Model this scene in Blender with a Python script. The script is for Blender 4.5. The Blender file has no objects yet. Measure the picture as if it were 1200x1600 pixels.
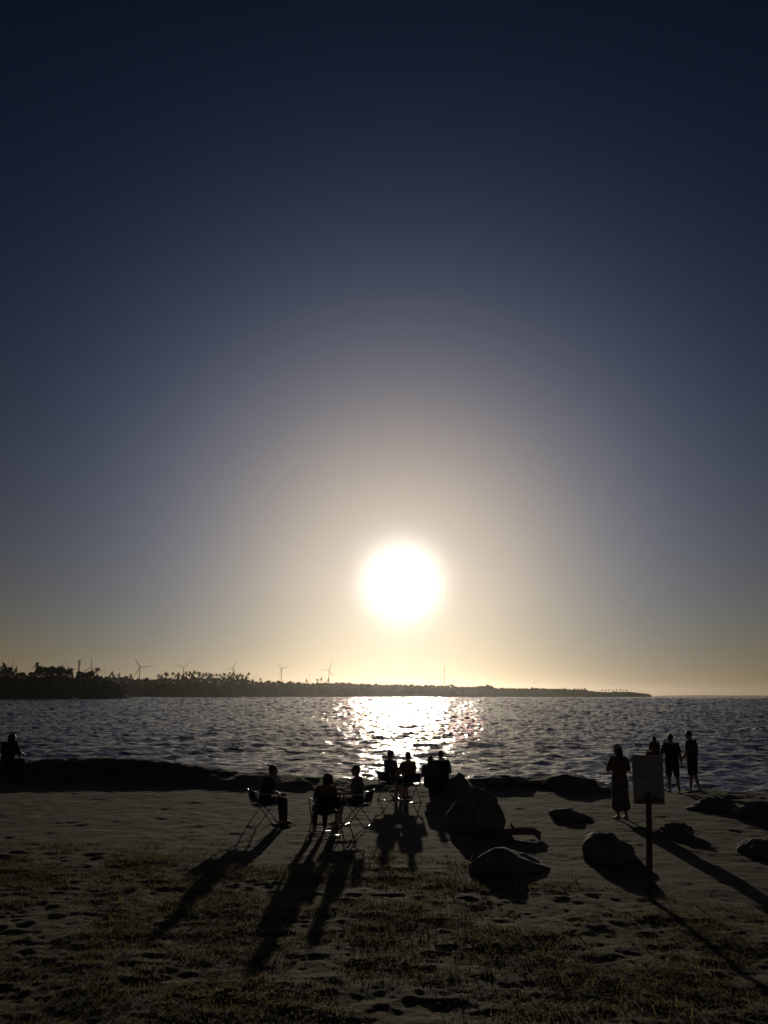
import bpy, bmesh, math, random
import numpy as np
from mathutils import Vector, Matrix, noise as mnoise

random.seed(7)
rng = np.random.default_rng(7)
R = math.radians
SC = bpy.context.scene
COL = SC.collection

# ------------------------------------------------------------------ camera
F = 1244.0                       # focal length in pixels of the 1200x1600 photograph
PITCH, ROLL, CAMZ = R(12.98), R(0.12), 2.7
cam = bpy.data.cameras.new('camera')
cam_ob = bpy.data.objects.new('camera', cam)
COL.objects.link(cam_ob)
SC.camera = cam_ob
cam.sensor_fit = 'VERTICAL'
cam.sensor_height = 24.0
cam.lens = F / 1600.0 * 24.0
cam.clip_start, cam.clip_end = 0.1, 60000.0
CM = Matrix.Translation((0, 0, CAMZ)) @ Matrix.Rotation(math.pi / 2 + PITCH, 4, 'X') @ Matrix.Rotation(ROLL, 4, 'Z')
cam_ob.matrix_world = CM

# ------------------------------------------------------------------ sky and sun
SUN_EL, SUN_AZ = R(7.95), R(1.3)
SUN = Vector((math.sin(SUN_AZ) * math.cos(SUN_EL), math.cos(SUN_AZ) * math.cos(SUN_EL), math.sin(SUN_EL)))
SKY_GAMMA, SKY_STRENGTH = 1.4, 0.018
AUREOLE = ((8.0, 2.15, (1.0, 0.98, 0.86)), (1.6, 11.0, (1.0, 0.62, 0.02)), (0.5, 6.5, (0.35, 0.5, 1.0)), (1.0, 18.5, (0.50, 0.62, 1.0)))
world = bpy.data.worlds.new('World')
SC.world = world
world.use_nodes = True
nt = world.node_tree
N, L = nt.nodes, nt.links
bg = N['Background']
sky = N.new('ShaderNodeTexSky')
sky.sky_type = 'NISHITA'
sky.sun_disc = False
sky.sun_elevation = SUN_EL
sky.sun_rotation = SUN_AZ
sky.altitude = 0
sky.air_density = 1.0
sky.dust_density = 0.3
sky.ozone_density = 3.0
gam = N.new('ShaderNodeGamma')
gam.inputs[1].default_value = SKY_GAMMA
L.new(sky.outputs[0], gam.inputs[0])
tc = N.new('ShaderNodeTexCoord')
nrm = N.new('ShaderNodeVectorMath'); nrm.operation = 'NORMALIZE'
L.new(tc.outputs['Generated'], nrm.inputs[0])
dt = N.new('ShaderNodeVectorMath'); dt.operation = 'DOT_PRODUCT'
dt.inputs[1].default_value = SUN
L.new(nrm.outputs[0], dt.inputs[0])
one = N.new('ShaderNodeMath'); one.operation = 'SUBTRACT'
one.inputs[0].default_value = 1.0
L.new(dt.outputs['Value'], one.inputs[1])
tint = N.new('ShaderNodeVectorMath'); tint.operation = 'MULTIPLY'
tint.inputs[1].default_value = (0.82, 0.94, 1.08)
L.new(gam.outputs[0], tint.inputs[0])
acc = tint.outputs[0]
for amp, sig, colr in AUREOLE:            # light scattered round the sun by the sea air
    k = N.new('ShaderNodeMath'); k.operation = 'MULTIPLY'
    k.inputs[1].default_value = -1.0 / (1.0 - math.cos(R(sig)))
    L.new(one.outputs[0], k.inputs[0])
    e = N.new('ShaderNodeMath'); e.operation = 'EXPONENT'
    L.new(k.outputs[0], e.inputs[0])
    m = N.new('ShaderNodeVectorMath'); m.operation = 'SCALE'
    m.inputs[0].default_value = [c * amp / SKY_STRENGTH for c in colr]
    L.new(e.outputs[0], m.inputs['Scale'])
    a = N.new('ShaderNodeVectorMath'); a.operation = 'ADD'
    L.new(acc, a.inputs[0]); L.new(m.outputs[0], a.inputs[1])
    acc = a.outputs[0]
sep = N.new('ShaderNodeSeparateXYZ'); L.new(nrm.outputs[0], sep.inputs[0])   # dusty warm air low over the horizon, all round
zc_ = N.new('ShaderNodeMath'); zc_.operation = 'MAXIMUM'; zc_.inputs[1].default_value = 0.0; L.new(sep.outputs['Z'], zc_.inputs[0])
zm = N.new('ShaderNodeMath'); zm.operation = 'MULTIPLY'; zm.inputs[1].default_value = -1.0 / 0.14; L.new(zc_.outputs[0], zm.inputs[0])
ze = N.new('ShaderNodeMath'); ze.operation = 'EXPONENT'; L.new(zm.outputs[0], ze.inputs[0])
hb = N.new('ShaderNodeVectorMath'); hb.operation = 'SCALE'
hb.inputs[0].default_value = [c / SKY_STRENGTH for c in (0.38, 0.20, 0.02)]
L.new(ze.outputs[0], hb.inputs['Scale'])
ha = N.new('ShaderNodeVectorMath'); ha.operation = 'ADD'
L.new(acc, ha.inputs[0]); L.new(hb.outputs[0], ha.inputs[1])
L.new(ha.outputs[0], bg.inputs[0])
bg.inputs[1].default_value = SKY_STRENGTH

lamp = bpy.data.lights.new('sun', 'SUN')
lamp.energy = 5.0
lamp.angle = R(0.53)
lamp.color = (1.0, 0.86, 0.66)
sun_ob = bpy.data.objects.new('sun', lamp)
COL.objects.link(sun_ob)
sun_ob.rotation_euler = SUN.to_track_quat('Z', 'Y').to_euler()
sun_ob.location = (0, 0, 50)

vs = SC.view_settings
vs.view_transform = 'Standard'
vs.look = 'None'
vs.gamma = 1.0
vs.use_curve_mapping = False
vs.exposure = -2.0
SC.render.engine = 'CYCLES'
cy = SC.cycles
cy.use_denoising = True
cy.max_bounces = 5
cy.diffuse_bounces = 2
cy.glossy_bounces = 3
cy.transmission_bounces = 3
cy.volume_bounces = 0
cy.sample_clamp_indirect = 4.0
cy.caustics_reflective = False
cy.caustics_refractive = False
HAZE_DENSITY, HAZE_G = 0.000024, 0.85

# ------------------------------------------------------------------ picture <-> place
def ray(px, py):
    d = Vector((px - 600.0, 800.0 - py, -F))
    return (CM.to_3x3() @ d).normalized()

def gp(px, py, z=0.0):
    d = ray(px, py)
    t = (z - CAMZ) / d.z
    return Vector((0, 0, CAMZ)) + d * t

def at(px, py, Y):
    d = ray(px, py)
    return Vector((0, 0, CAMZ)) + d * (Y / d.y)

# ------------------------------------------------------------------ numpy noise
_tab = rng.random((256, 256))
def vnoise(x, y, ox=0, oy=0):
    xi = np.floor(x).astype(int); yi = np.floor(y).astype(int)
    fx = x - xi; fy = y - yi
    fx = fx * fx * (3 - 2 * fx); fy = fy * fy * (3 - 2 * fy)
    g = lambda a, b: _tab[(a + ox) & 255, (b + oy) & 255]
    return ((g(xi, yi) * (1 - fx) + g(xi + 1, yi) * fx) * (1 - fy)
            + (g(xi, yi + 1) * (1 - fx) + g(xi + 1, yi + 1) * fx) * fy)

def fbm(x, y, o=0, octv=4):
    s = 0; a = 0.5
    for i in range(octv):
        s = s + a * (vnoise(x, y, o + 17 * i, 31 * i + o) - 0.5)
        x = x * 2.03 + 3.1; y = y * 2.03 + 1.7; a *= 0.5
    return s

def sstep(a, b, x):
    t = np.clip((x - a) / (b - a), 0, 1)
    return t * t * (3 - 2 * t)

# ------------------------------------------------------------------ objects and materials
def link(o, parent=None):
    COL.objects.link(o)
    if parent is not None:
        o.parent = parent
    return o

def tag(o, label=None, cat=None, group=None, kind=None):
    if label: o['label'] = label
    if cat: o['category'] = cat
    if group: o['group'] = group
    if kind: o['kind'] = kind
    return o

def mesh_np(name, verts, faces, mat=None, smooth=True):
    me = bpy.data.meshes.new(name)
    verts = np.asarray(verts, dtype=np.float32); faces = np.asarray(faces, dtype=np.int32)
    k = faces.shape[1]
    me.vertices.add(len(verts)); me.vertices.foreach_set('co', verts.ravel())
    me.loops.add(faces.size); me.loops.foreach_set('vertex_index', faces.ravel())
    me.polygons.add(len(faces))
    me.polygons.foreach_set('loop_start', np.arange(0, faces.size, k, dtype=np.int32))
    me.polygons.foreach_set('loop_total', np.full(len(faces), k, dtype=np.int32))
    me.polygons.foreach_set('use_smooth', np.full(len(faces), smooth, dtype=bool))
    me.update(calc_edges=True)
    me.validate()
    if mat: me.materials.append(mat)
    return me

def obj(name, me, parent=None, loc=None):
    o = bpy.data.objects.new(name, me)
    link(o, parent)
    if loc is not None: o.location = loc
    return o

def empty(name, loc, rz=0.0):
    o = bpy.data.objects.new(name, None)
    o.empty_display_size = 0.2
    link(o); o.location = loc; o.rotation_euler = (0, 0, rz)
    return o

def from_bm(name, bm, mat, smooth=True):
    me = bpy.data.meshes.new(name)
    bm.to_mesh(me); bm.free()
    if smooth: me.polygons.foreach_set('use_smooth', [True] * len(me.polygons))
    me.materials.append(mat)
    return me

def copy_tree(o, parent=None):
    c = o.copy()
    link(c, parent)
    for ch in o.children: copy_tree(ch, c)
    return c

def mat(name, base, rough=0.8, metal=0.0, var=0.25, scale=6.0, base2=None, bump=0.0, bscale=30.0, spec=0.5, sub=0.0, ior=None, coords='Object'):
    m = bpy.data.materials.new(name); m.use_nodes = True
    n, l = m.node_tree.nodes, m.node_tree.links
    b = n['Principled BSDF']
    b.inputs['Roughness'].default_value = rough
    b.inputs['Metallic'].default_value = metal
    b.inputs['Specular IOR Level'].default_value = spec
    if ior: b.inputs['IOR'].default_value = ior
    t = n.new('ShaderNodeTexCoord')
    nz = n.new('ShaderNodeTexNoise'); nz.inputs['Scale'].default_value = scale
    nz.inputs['Detail'].default_value = 5.0; nz.inputs['Roughness'].default_value = 0.6
    l.new(t.outputs[coords], nz.inputs['Vector'])
    r = n.new('ShaderNodeValToRGB')
    c1 = [c * (1 - var) for c in base]; c2 = base2 or [min(1, c * (1 + var)) for c in base]
    r.color_ramp.elements[0].position = 0.32; r.color_ramp.elements[1].position = 0.68
    r.color_ramp.elements[0].color = (*c1, 1); r.color_ramp.elements[1].color = (*c2, 1)
    l.new(nz.outputs['Fac'], r.inputs['Fac']); l.new(r.outputs['Color'], b.inputs['Base Color'])
    if bump:
        n2 = n.new('ShaderNodeTexNoise'); n2.inputs['Scale'].default_value = bscale
        n2.inputs['Detail'].default_value = 4.0
        l.new(t.outputs[coords], n2.inputs['Vector'])
        bp = n.new('ShaderNodeBump'); bp.inputs['Strength'].default_value = 0.8; bp.inputs['Distance'].default_value = bump
        l.new(n2.outputs['Fac'], bp.inputs['Height']); l.new(bp.outputs['Normal'], b.inputs['Normal'])
    if sub:
        tr = n.new('ShaderNodeBsdfTranslucent'); l.new(r.outputs['Color'], tr.inputs['Color'])
        mx = n.new('ShaderNodeMixShader'); mx.inputs[0].default_value = sub
        l.new(b.outputs[0], mx.inputs[1]); l.new(tr.outputs[0], mx.inputs[2])
        l.new(mx.outputs[0], n['Material Output'].inputs['Surface'])
    return m

M = {}
M['rock'] = mat('rock', (0.15, 0.137, 0.11), 0.85, var=0.45, scale=3.5, bump=0.05, bscale=11)
M['driftwood'] = mat('driftwood', (0.16, 0.13, 0.10), 0.85, scale=9, bump=0.004, bscale=40)
M['woodpost'] = mat('wooden_post', (0.10, 0.075, 0.05), 0.8, scale=12, bump=0.003, bscale=60)
M['board'] = mat('painted_board', (0.36, 0.34, 0.30), 0.65, scale=4, var=0.4, base2=(0.42, 0.40, 0.36))
M['steel'] = mat('tube_metal', (0.62, 0.62, 0.62), 0.22, metal=1.0, var=0.08)
M['fabric_dark'] = mat('dark_canvas', (0.035, 0.035, 0.045), 0.9, bump=0.001, bscale=200)
M['skin'] = mat('skin', (0.30, 0.18, 0.12), 0.55, var=0.08)
M['hair'] = mat('hair', (0.02, 0.016, 0.013), 0.5, scale=30)
M['eye'] = mat('eye', (0.05, 0.04, 0.035), 0.2)
M['navy'] = mat('navy_cloth', (0.04, 0.045, 0.07), 0.9, bump=0.004, bscale=18)
M['grey'] = mat('grey_cloth', (0.11, 0.11, 0.115), 0.9, bump=0.004, bscale=18)
M['brown'] = mat('brown_cloth', (0.12, 0.075, 0.05), 0.9, bump=0.004, bscale=18)
M['black'] = mat('black_cloth', (0.02, 0.02, 0.022), 0.9, bump=0.004, bscale=18)
M['straw'] = mat('straw', (0.45, 0.34, 0.19), 0.8, scale=40)
M['leaf'] = mat('foliage', (0.055, 0.075, 0.03), 0.7, var=0.45, scale=0.35, sub=0.25)
M['palm'] = mat('palm_frond', (0.06, 0.08, 0.03), 0.6, var=0.3, scale=1.0, sub=0.25)
M['bark'] = mat('bark', (0.12, 0.10, 0.08), 0.9, scale=3)
M['turbine'] = mat('turbine_paint', (0.42, 0.42, 0.42), 0.5, var=0.05, scale=0.2)
M['mast'] = mat('galvanised_mast', (0.22, 0.22, 0.22), 0.6, var=0.1)
M['foam'] = mat('foam', (0.8, 0.82, 0.82), 0.9, var=0.1, scale=1.0)
M['grass'] = mat('dry_grass', (0.13, 0.115, 0.05), 0.75, var=0.45, scale=1.2, sub=0.5, base2=(0.30, 0.25, 0.12))
M['landmat'] = mat('far_scrub', (0.05, 0.06, 0.03), 0.95, var=0.4, scale=0.05, bump=0.8, bscale=0.25)
M['bird'] = mat('bird_plumage', (0.05, 0.05, 0.05), 0.8)

# ================================================================== THE BEACH
SEA_Z = -0.55
_cp = [(-400, 1190), (0, 1189), (60, 1188), (100, 1185), (150, 1184), (230, 1187), (300, 1198), (380, 1208), (440, 1214), (520, 1219),
       (600, 1222), (690, 1224), (730, 1222), (760, 1217), (800, 1216), (850, 1219), (900, 1214), (938, 1224), (960, 1233), (1060, 1236), (1130, 1238), (1200, 1242), (1700, 1250)]
_cyp = lambda p: float(np.interp(p, [230, 330, 450], [28.4, 27.2, 26.0]))          # distance of the crest of the shore ridge
_cx = np.array([at(p, y, 26.0).x for p, y in _cp]); _cz = np.array([at(p, y, _cyp(p)).z for p, y in _cp]); _cy = np.array([_cyp(p) for p, y in _cp])

def shore(X, Y):
    xs = X / np.maximum(Y, 4.0) * 26.0
    yc = np.interp(xs, _cx, _cy)
    wid = 3.4 - (yc - 26.0) * 0.5
    return np.interp(xs, _cx, _cz), yc + 0.7 * fbm(X * 0.22, Y * 0 + 3.3, 9, 3), wid


def vegmask(X, Y):
    """1 where the creeping grass grows, 0 on bare sand."""
    n = fbm(X * 0.35, Y * 0.35, 5, 4) * 2.2
    edge = 14.6 + np.where(X > 0.5, -(X - 0.5) * 0.75, 0.12 * (0.5 - X)) + n * 2.4
    return sstep(1.2, -1.4, Y - edge)

def height(X, Y):
    zc, yc, wid = shore(X, Y)
    s = Y - yc
    front = sstep(-wid, -0.1, s)
    z = zc * front
    z = np.where(s > 0, zc - (zc + 1.6) * sstep(0.0, 4.5, s), z)
    z = np.where(s > 4.5, np.maximum(-1.6 - (s - 4.5) * 0.05, -3.5), z)
    rough = sstep(-wid, -0.8, s + 2.4 * sstep(7.0, 9.5, X)) * sstep(6, 2, s)
    z = z + rough * (0.26 * fbm(X * 0.8, Y * 0.8, 40, 5) + 0.10 * np.abs(fbm(X * 2.6, Y * 2.6, 60, 4)))
    v = vegmask(X, Y)
    lum = fbm(X * 0.7, Y * 1.1, 3, 2) * 0.07 + fbm(X * 4.2, Y * 5.6, 12, 4) * 0.07
    z = z + (1 - rough) * (v * (lum + 0.02) + (1 - v) * (0.06 * fbm(X * 0.9, Y * 0.9, 22, 3) + 0.045 * fbm(X * 3.6, Y * 4.4, 33, 4)))
    far = np.hypot(X, Y)
    return z * sstep(260, 60, far) if False else z

def polar_angles(half, n, full=math.pi, nc=24):
    mid = np.linspace(-half, half, n)
    a = np.linspace(half, full, nc)[1:]
    return np.concatenate([-a[::-1], mid, a])

th = polar_angles(R(38), 640, math.pi * 0.9999, 30)
rr = np.concatenate([np.linspace(0.4, 6.0, 18), np.geomspace(6.2, 40.0, 560), np.geomspace(42, 400, 14)])
TT, RRr = np.meshgrid(th, rr)
BX, BY = RRr * np.sin(TT), RRr * np.cos(TT)
BZ = height(BX, BY)
nr, na = BX.shape
idx = np.arange(nr * na).reshape(nr, na)
faces = np.stack([idx[:-1, :-1], idx[:-1, 1:], idx[1:, 1:], idx[1:, :-1]], -1).reshape(-1, 4)[:, ::-1]
bverts = np.stack([BX, BY, BZ], -1).reshape(-1, 3)

def beach_material():
    m = bpy.data.materials.new('beach_sand'); m.use_nodes = True
    n, l = m.node_tree.nodes, m.node_tree.links
    b = n['Principled BSDF']; b.inputs['Roughness'].default_value = 0.95; b.inputs['Specular IOR Level'].default_value = 0.15
    t = n.new('ShaderNodeTexCoord')
    def noise(sc, det=5, rough=0.6):
        z = n.new('ShaderNodeTexNoise'); z.inputs['Scale'].default_value = sc; z.inputs['Detail'].default_value = det
        z.inputs['Roughness'].default_value = rough; l.new(t.outputs['Object'], z.inputs['Vector']); return z
    def ramp(src, p0, c0, p1, c1):
        r = n.new('ShaderNodeValToRGB'); e = r.color_ramp.elements
        e[0].position, e[1].position = p0, p1; e[0].color, e[1].color = (*c0, 1), (*c1, 1)
        l.new(src, r.inputs['Fac']); return r
    def mix(f, a, bb):
        x = n.new('ShaderNodeMix'); x.data_type = 'RGBA'; l.new(f, x.inputs['Factor']); l.new(a, x.inputs[6]); l.new(bb, x.inputs[7]); return x.outputs[2]
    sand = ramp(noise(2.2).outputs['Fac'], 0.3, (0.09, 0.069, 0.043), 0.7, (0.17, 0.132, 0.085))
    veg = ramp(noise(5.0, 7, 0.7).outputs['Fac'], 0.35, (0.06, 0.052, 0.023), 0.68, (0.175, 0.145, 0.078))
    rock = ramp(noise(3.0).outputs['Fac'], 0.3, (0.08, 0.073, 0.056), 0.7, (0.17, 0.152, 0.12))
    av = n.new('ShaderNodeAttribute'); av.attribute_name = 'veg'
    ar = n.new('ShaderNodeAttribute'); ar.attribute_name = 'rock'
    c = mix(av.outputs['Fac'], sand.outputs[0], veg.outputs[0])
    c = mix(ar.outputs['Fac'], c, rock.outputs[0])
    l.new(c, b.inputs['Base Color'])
    bp = n.new('ShaderNodeBump'); bp.inputs['Distance'].default_value = 0.03; bp.inputs['Strength'].default_value = 0.7
    l.new(noise(26, 6, 0.7).outputs['Fac'], bp.inputs['Height']); l.new(bp.outputs['Normal'], b.inputs['Normal'])
    return m

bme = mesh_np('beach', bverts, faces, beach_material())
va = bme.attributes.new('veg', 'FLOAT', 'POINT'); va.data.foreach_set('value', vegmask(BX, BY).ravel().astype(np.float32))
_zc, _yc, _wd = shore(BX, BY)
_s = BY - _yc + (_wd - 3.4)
_rk = sstep(-3.3, -2.0, _s + 1.6 * fbm(BX * 0.7, BY * 0.7, 77, 3) + 3.6 * sstep(5.0, 8.0, BX) + 1.4 * sstep(2.2, 3.2, BX) * sstep(8.0, 7.0, BX))  # rock colour, widened at the right where it also paints in the men's shadows
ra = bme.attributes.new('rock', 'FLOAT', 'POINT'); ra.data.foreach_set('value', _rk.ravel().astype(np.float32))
beach = tag(obj('beach', bme), kind='structure')

def hz(x, y):
    return float(height(np.array([x]), np.array([y]))[0])

def ground(px, py):
    p = gp(px, py, 0.0)
    for _ in range(6):
        p = gp(px, py, hz(p.x, p.y))
    return Vector((p.x, p.y, hz(p.x, p.y)))

# ================================================================== THE SEA
half = R(42)
th = polar_angles(half, 900, R(100), 14)
rr = [22.0]
def sea_step(r): return max(0.15, r * 0.0066) if r < 1600 else r * 0.02
while rr[-1] < 16000:
    rr.append(rr[-1] + sea_step(rr[-1]))
rr = np.array(rr)
TT, RRr = np.meshgrid(th, rr)
WX, WY = RRr * np.sin(TT), RRr * np.cos(TT)
WZ = np.zeros_like(WX); DX = np.zeros_like(WX); DY = np.zeros_like(WX)
cell = np.maximum(0.15, RRr * 0.0055)
wr = np.random.default_rng(11)
NW = 60; lost = np.zeros_like(WX)
gust = 0.75 + 1.1 * np.clip(fbm(WX * 0.016, WY * 0.03, 3, 3) + 0.22, 0, 1)
for i in range(NW):
    lam = 0.5 * (10 / 0.5) ** ((i + wr.random()) / NW)
    ang = R(-90 + 14) + wr.normal() * (0.75 if lam < 3 else 0.45)          # travelling towards the beach
    k = 2 * math.pi / lam
    amp = (0.0092 * lam if lam < 1.4 else 0.0108) * wr.uniform(0.6, 1.3)
    ph = k * (math.cos(ang) * WX + math.sin(ang) * WY) + wr.random() * 6.283
    fade = sstep(2.2, 4.2, lam / cell)
    lost += (1 - fade) * (amp * k) ** 2
    WZ += amp * fade * gust * np.sin(ph)
    DX += 0.85 * amp * fade * math.cos(ang) * np.cos(ph)
    DY += 0.85 * amp * fade * math.sin(ang) * np.cos(ph)
DX[:, [0, -1]] = 0
ii, jj = np.meshgrid(np.arange(WX.shape[1]), np.arange(WX.shape[0]))      # the far chop, as coarse as the far mesh carries
lodn = (vnoise(ii / 4.2, jj / 1.7, 5, 9) - 0.5) + 0.7 * (vnoise(ii / 2.1, jj / 1.2, 25, 40) - 0.5)
WZ += np.minimum(0.44 * cell, 1.7) * sstep(0.19, 0.55, cell) * gust * lodn
lost = np.sqrt(lost); lost /= lost.max()
nr, na = WX.shape
idx = np.arange(nr * na).reshape(nr, na)
faces = np.stack([idx[:-1, :-1], idx[:-1, 1:], idx[1:, 1:], idx[1:, :-1]], -1).reshape(-1, 4)[:, ::-1]
wverts = np.stack([WX + DX, WY + DY, WZ + SEA_Z], -1).reshape(-1, 3)

def sea_material():
    m = bpy.data.materials.new('sea_water'); m.use_nodes = True
    n, l = m.node_tree.nodes, m.node_tree.links
    b = n['Principled BSDF']
    b.inputs['Base Color'].default_value = (0.036, 0.040, 0.034, 1)
    b.inputs['Roughness'].default_value = 0.05
    b.inputs['IOR'].default_value = 1.33
    b.inputs['Specular IOR Level'].default_value = 0.22
    t = n.new('ShaderNodeTexCoord')
    mp = n.new('ShaderNodeMapping'); mp.inputs['Scale'].default_value = (0.55, 1.0, 1.0); mp.inputs['Rotation'].default_value = (0, 0, R(8))
    l.new(t.outputs['Object'], mp.inputs['Vector'])
    def noise(sc, det):
        z = n.new('ShaderNodeTexNoise'); z.inputs['Scale'].default_value = sc; z.inputs['Detail'].default_value = det
        z.inputs['Roughness'].default_value = 0.55; l.new(mp.outputs[0], z.inputs['Vector']); return z
    at_ = n.new('ShaderNodeAttribute'); at_.attribute_name = 'chop'      # waves too fine for the far mesh
    prev = None
    for sc_, det, near_, far_ in ((0.8, 3, 0.0, 0.7), (2.6, 3, 0.05, 0.3), (8.0, 2, 0.02, 0.05)):
        mr = n.new('ShaderNodeMapRange'); mr.inputs['To Min'].default_value = near_; mr.inputs['To Max'].default_value = far_
        l.new(at_.outputs['Fac'], mr.inputs['Value'])
        bp = n.new('ShaderNodeBump'); bp.inputs['Strength'].default_value = 1.0
        l.new(mr.outputs[0], bp.inputs['Distance'])
        l.new(noise(sc_, det).outputs['Fac'], bp.inputs['Height'])
        if prev: l.new(prev.outputs['Normal'], bp.inputs['Normal'])
        prev = bp
    l.new(prev.outputs['Normal'], b.inputs['Normal'])
    return m

sme = mesh_np('sea', wverts, faces, sea_material())
ca = sme.attributes.new('chop', 'FLOAT', 'POINT'); ca.data.foreach_set('value', lost.ravel().astype(np.float32))
sea = tag(obj('sea', sme), kind='structure')

# ================================================================== THE FAR SHORE
SKY_PX = [(-260, 1036), (-200, 1040), (-100, 1038), (-40, 1041), (0, 1044), (15, 1043), (28, 1047), (40, 1052), (50, 1051), (57, 1043), (65, 1042), (108, 1042.5), (113, 1048), (116, 1056), (120, 1052),
          (126, 1050), (145, 1050), (152, 1054), (160, 1057), (180, 1057), (220, 1060), (240, 1061), (252, 1060), (270, 1059), (300, 1058),
          (330, 1059), (360, 1058.5), (385, 1059), (395, 1063), (410, 1065), (430, 1064.5), (450, 1066), (480, 1067.5), (520, 1066.5), (560, 1068.5),
          (600, 1070), (640, 1070.5), (690, 1071.5), (738, 1073.5), (745, 1072.5), (768, 1072), (776, 1075.5), (830, 1076), (850, 1076), (900, 1077.5),
          (915, 1078), (920, 1080), (945, 1082), (960, 1081.5), (985, 1082), (1000, 1083.6), (1018, 1085.5)]
DIST_NEAR = [(-260, 535), (-150, 545), (0, 560), (110, 610), (210, 650)]
DIST_FAR = [(90, 1150), (200, 1180), (300, 1250), (400, 1400), (600, 1900), (800, 2300), (1000, 2700), (1018, 2750)]
SKY_NEAR = [q for q in SKY_PX if q[0] <= 152] + [(160, 1058), (175, 1064), (190, 1074), (205, 1086), (210, 1090)]
SKY_FAR = [(90, 1062), (130, 1059)] + [q for q in SKY_PX if q[0] >= 160]
LAND = {}
for nm_, ds_, sk_ in (('near', DIST_NEAR, SKY_NEAR), ('far', DIST_FAR, SKY_FAR)):
    LAND[nm_] = (np.array([p for p, _ in sk_]), np.array([y for _, y in sk_]), np.array([p for p, _ in ds_]), np.array([d for _, d in ds_]))
def land_dist(px, which=None):
    w = which or ('near' if px < 160 else 'far')
    return float(np.interp(px, LAND[w][2], LAND[w][3]))
def far_point(px, frac, back=0.0, which='far'):
    """a point of the far shore: frac 0 at the waterline, 1 at the tree tops"""
    D = land_dist(px, which)
    top = at(px, float(np.interp(px, LAND[which][0], LAND[which][1])), D)
    s = (D + back) / D
    z0 = SEA_Z + 0.1
    return Vector((top.x * s, D + back, z0 + (max(top.z, z0 + 0.2) - z0) * frac))

rows = [(-12, -0.02), (0, 0.02), (6, 0.40), (14, 0.66), (40, 0.76), (90, 0.6), (140, -0.05)]
for which, p0, p1 in (('near', -260, 210), ('far', 90, 1018)):
    V = []
    pxs = np.concatenate([np.arange(p0, p1, 3.0), [p1]])
    for p in pxs:
        for b_, f_ in rows:
            v = far_point(p, max(f_, 0.0) * (1 + (0.22 * mnoise.noise((p * 0.13, f_ * 3, 0)) if 0.1 < f_ else 0)), b_, which)
            if f_ < 0: v.z = SEA_Z - 0.6
            V.append(v[:])
    V = np.array(V); k = len(rows); n_ = len(pxs)
    idx = np.arange(n_ * k).reshape(n_, k)
    faces = np.stack([idx[:-1, :-1], idx[1:, :-1], idx[1:, 1:], idx[:-1, 1:]], -1).reshape(-1, 4)
    tag(obj('headland' if which == 'near' else 'far_shore', mesh_np('far_shore', V, faces, M['landmat'])), kind='structure')

# the wood that covers it: leaf clumps, one mass
def quads_at(P, S, rg, flat=0.0):
    n = len(P)
    a = rg.normal(size=(n, 3)); a /= np.linalg.norm(a, axis=1)[:, None]
    b = rg.normal(size=(n, 3)); b -= (b * a).sum(1)[:, None] * a; b /= np.linalg.norm(b, axis=1)[:, None]
    a = a * S[:, None]; b = b * (S * 0.6)[:, None]
    V = np.stack([P - a, P - b * 0.8, P + a, P + b], 1).reshape(-1, 3)
    return V, np.arange(4 * n).reshape(-1, 4)
for which, p0, p1, NL in (('near', -260, 206, 60000), ('far', 92, 1014, 110000)):
    P = []; S = []
    for i in range(NL):
        px = random.uniform(p0, p1)
        D = land_dist(px, which)
        q = px * (1.0 if which == 'far' else 0.75)
        tuft = 0.17 * mnoise.noise((q * 0.30, 4.2, 0)) + 0.15 * mnoise.noise((q * 0.75, 9.2, 0)) - 0.06
        fr = 1 - random.random() ** 1.8 * 0.96
        fr = fr * (1.03 + tuft)
        P.append(far_point(px, fr, random.uniform(0, 22) + 18 * fr, which)[:]); S.append(D * 0.0009 * random.uniform(0.5, 1.4))
    v_, f_ = quads_at(np.array(P), np.array(S), rng)
    tag(obj('coastal_wood', mesh_np('coastal_wood', v_, f_, M['leaf'], False)),
        'dark wood covering the near headland at the left' if which == 'near' else 'low hazy wood covering the long far shore below the turbines', 'wood', kind='stuff')

# ---- palms and trees one can tell apart on the skyline
def tube_bm(bm, pts, rads, seg=6, cap=True):
    rings = []
    for i, p in enumerate(pts):
        p = Vector(p)
        d = (Vector(pts[min(i + 1, len(pts) - 1)]) - Vector(pts[max(i - 1, 0)])).normalized()
        u = d.orthogonal().normalized() if i == 0 else (u - d * u.dot(d)).normalized()
        w = d.cross(u)
        rings.append([bm.verts.new(p + (u * math.cos(2 * math.pi * j / seg) + w * math.sin(2 * math.pi * j / seg)) * rads[i]) for j in range(seg)])
    for a, b in zip(rings, rings[1:]):
        for j in range(seg):
            bm.faces.new((a[j], a[(j + 1) % seg], b[(j + 1) % seg], b[j]))
    if cap:
        bm.faces.new(rings[0][::-1]); bm.faces.new(rings[-1])

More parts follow.
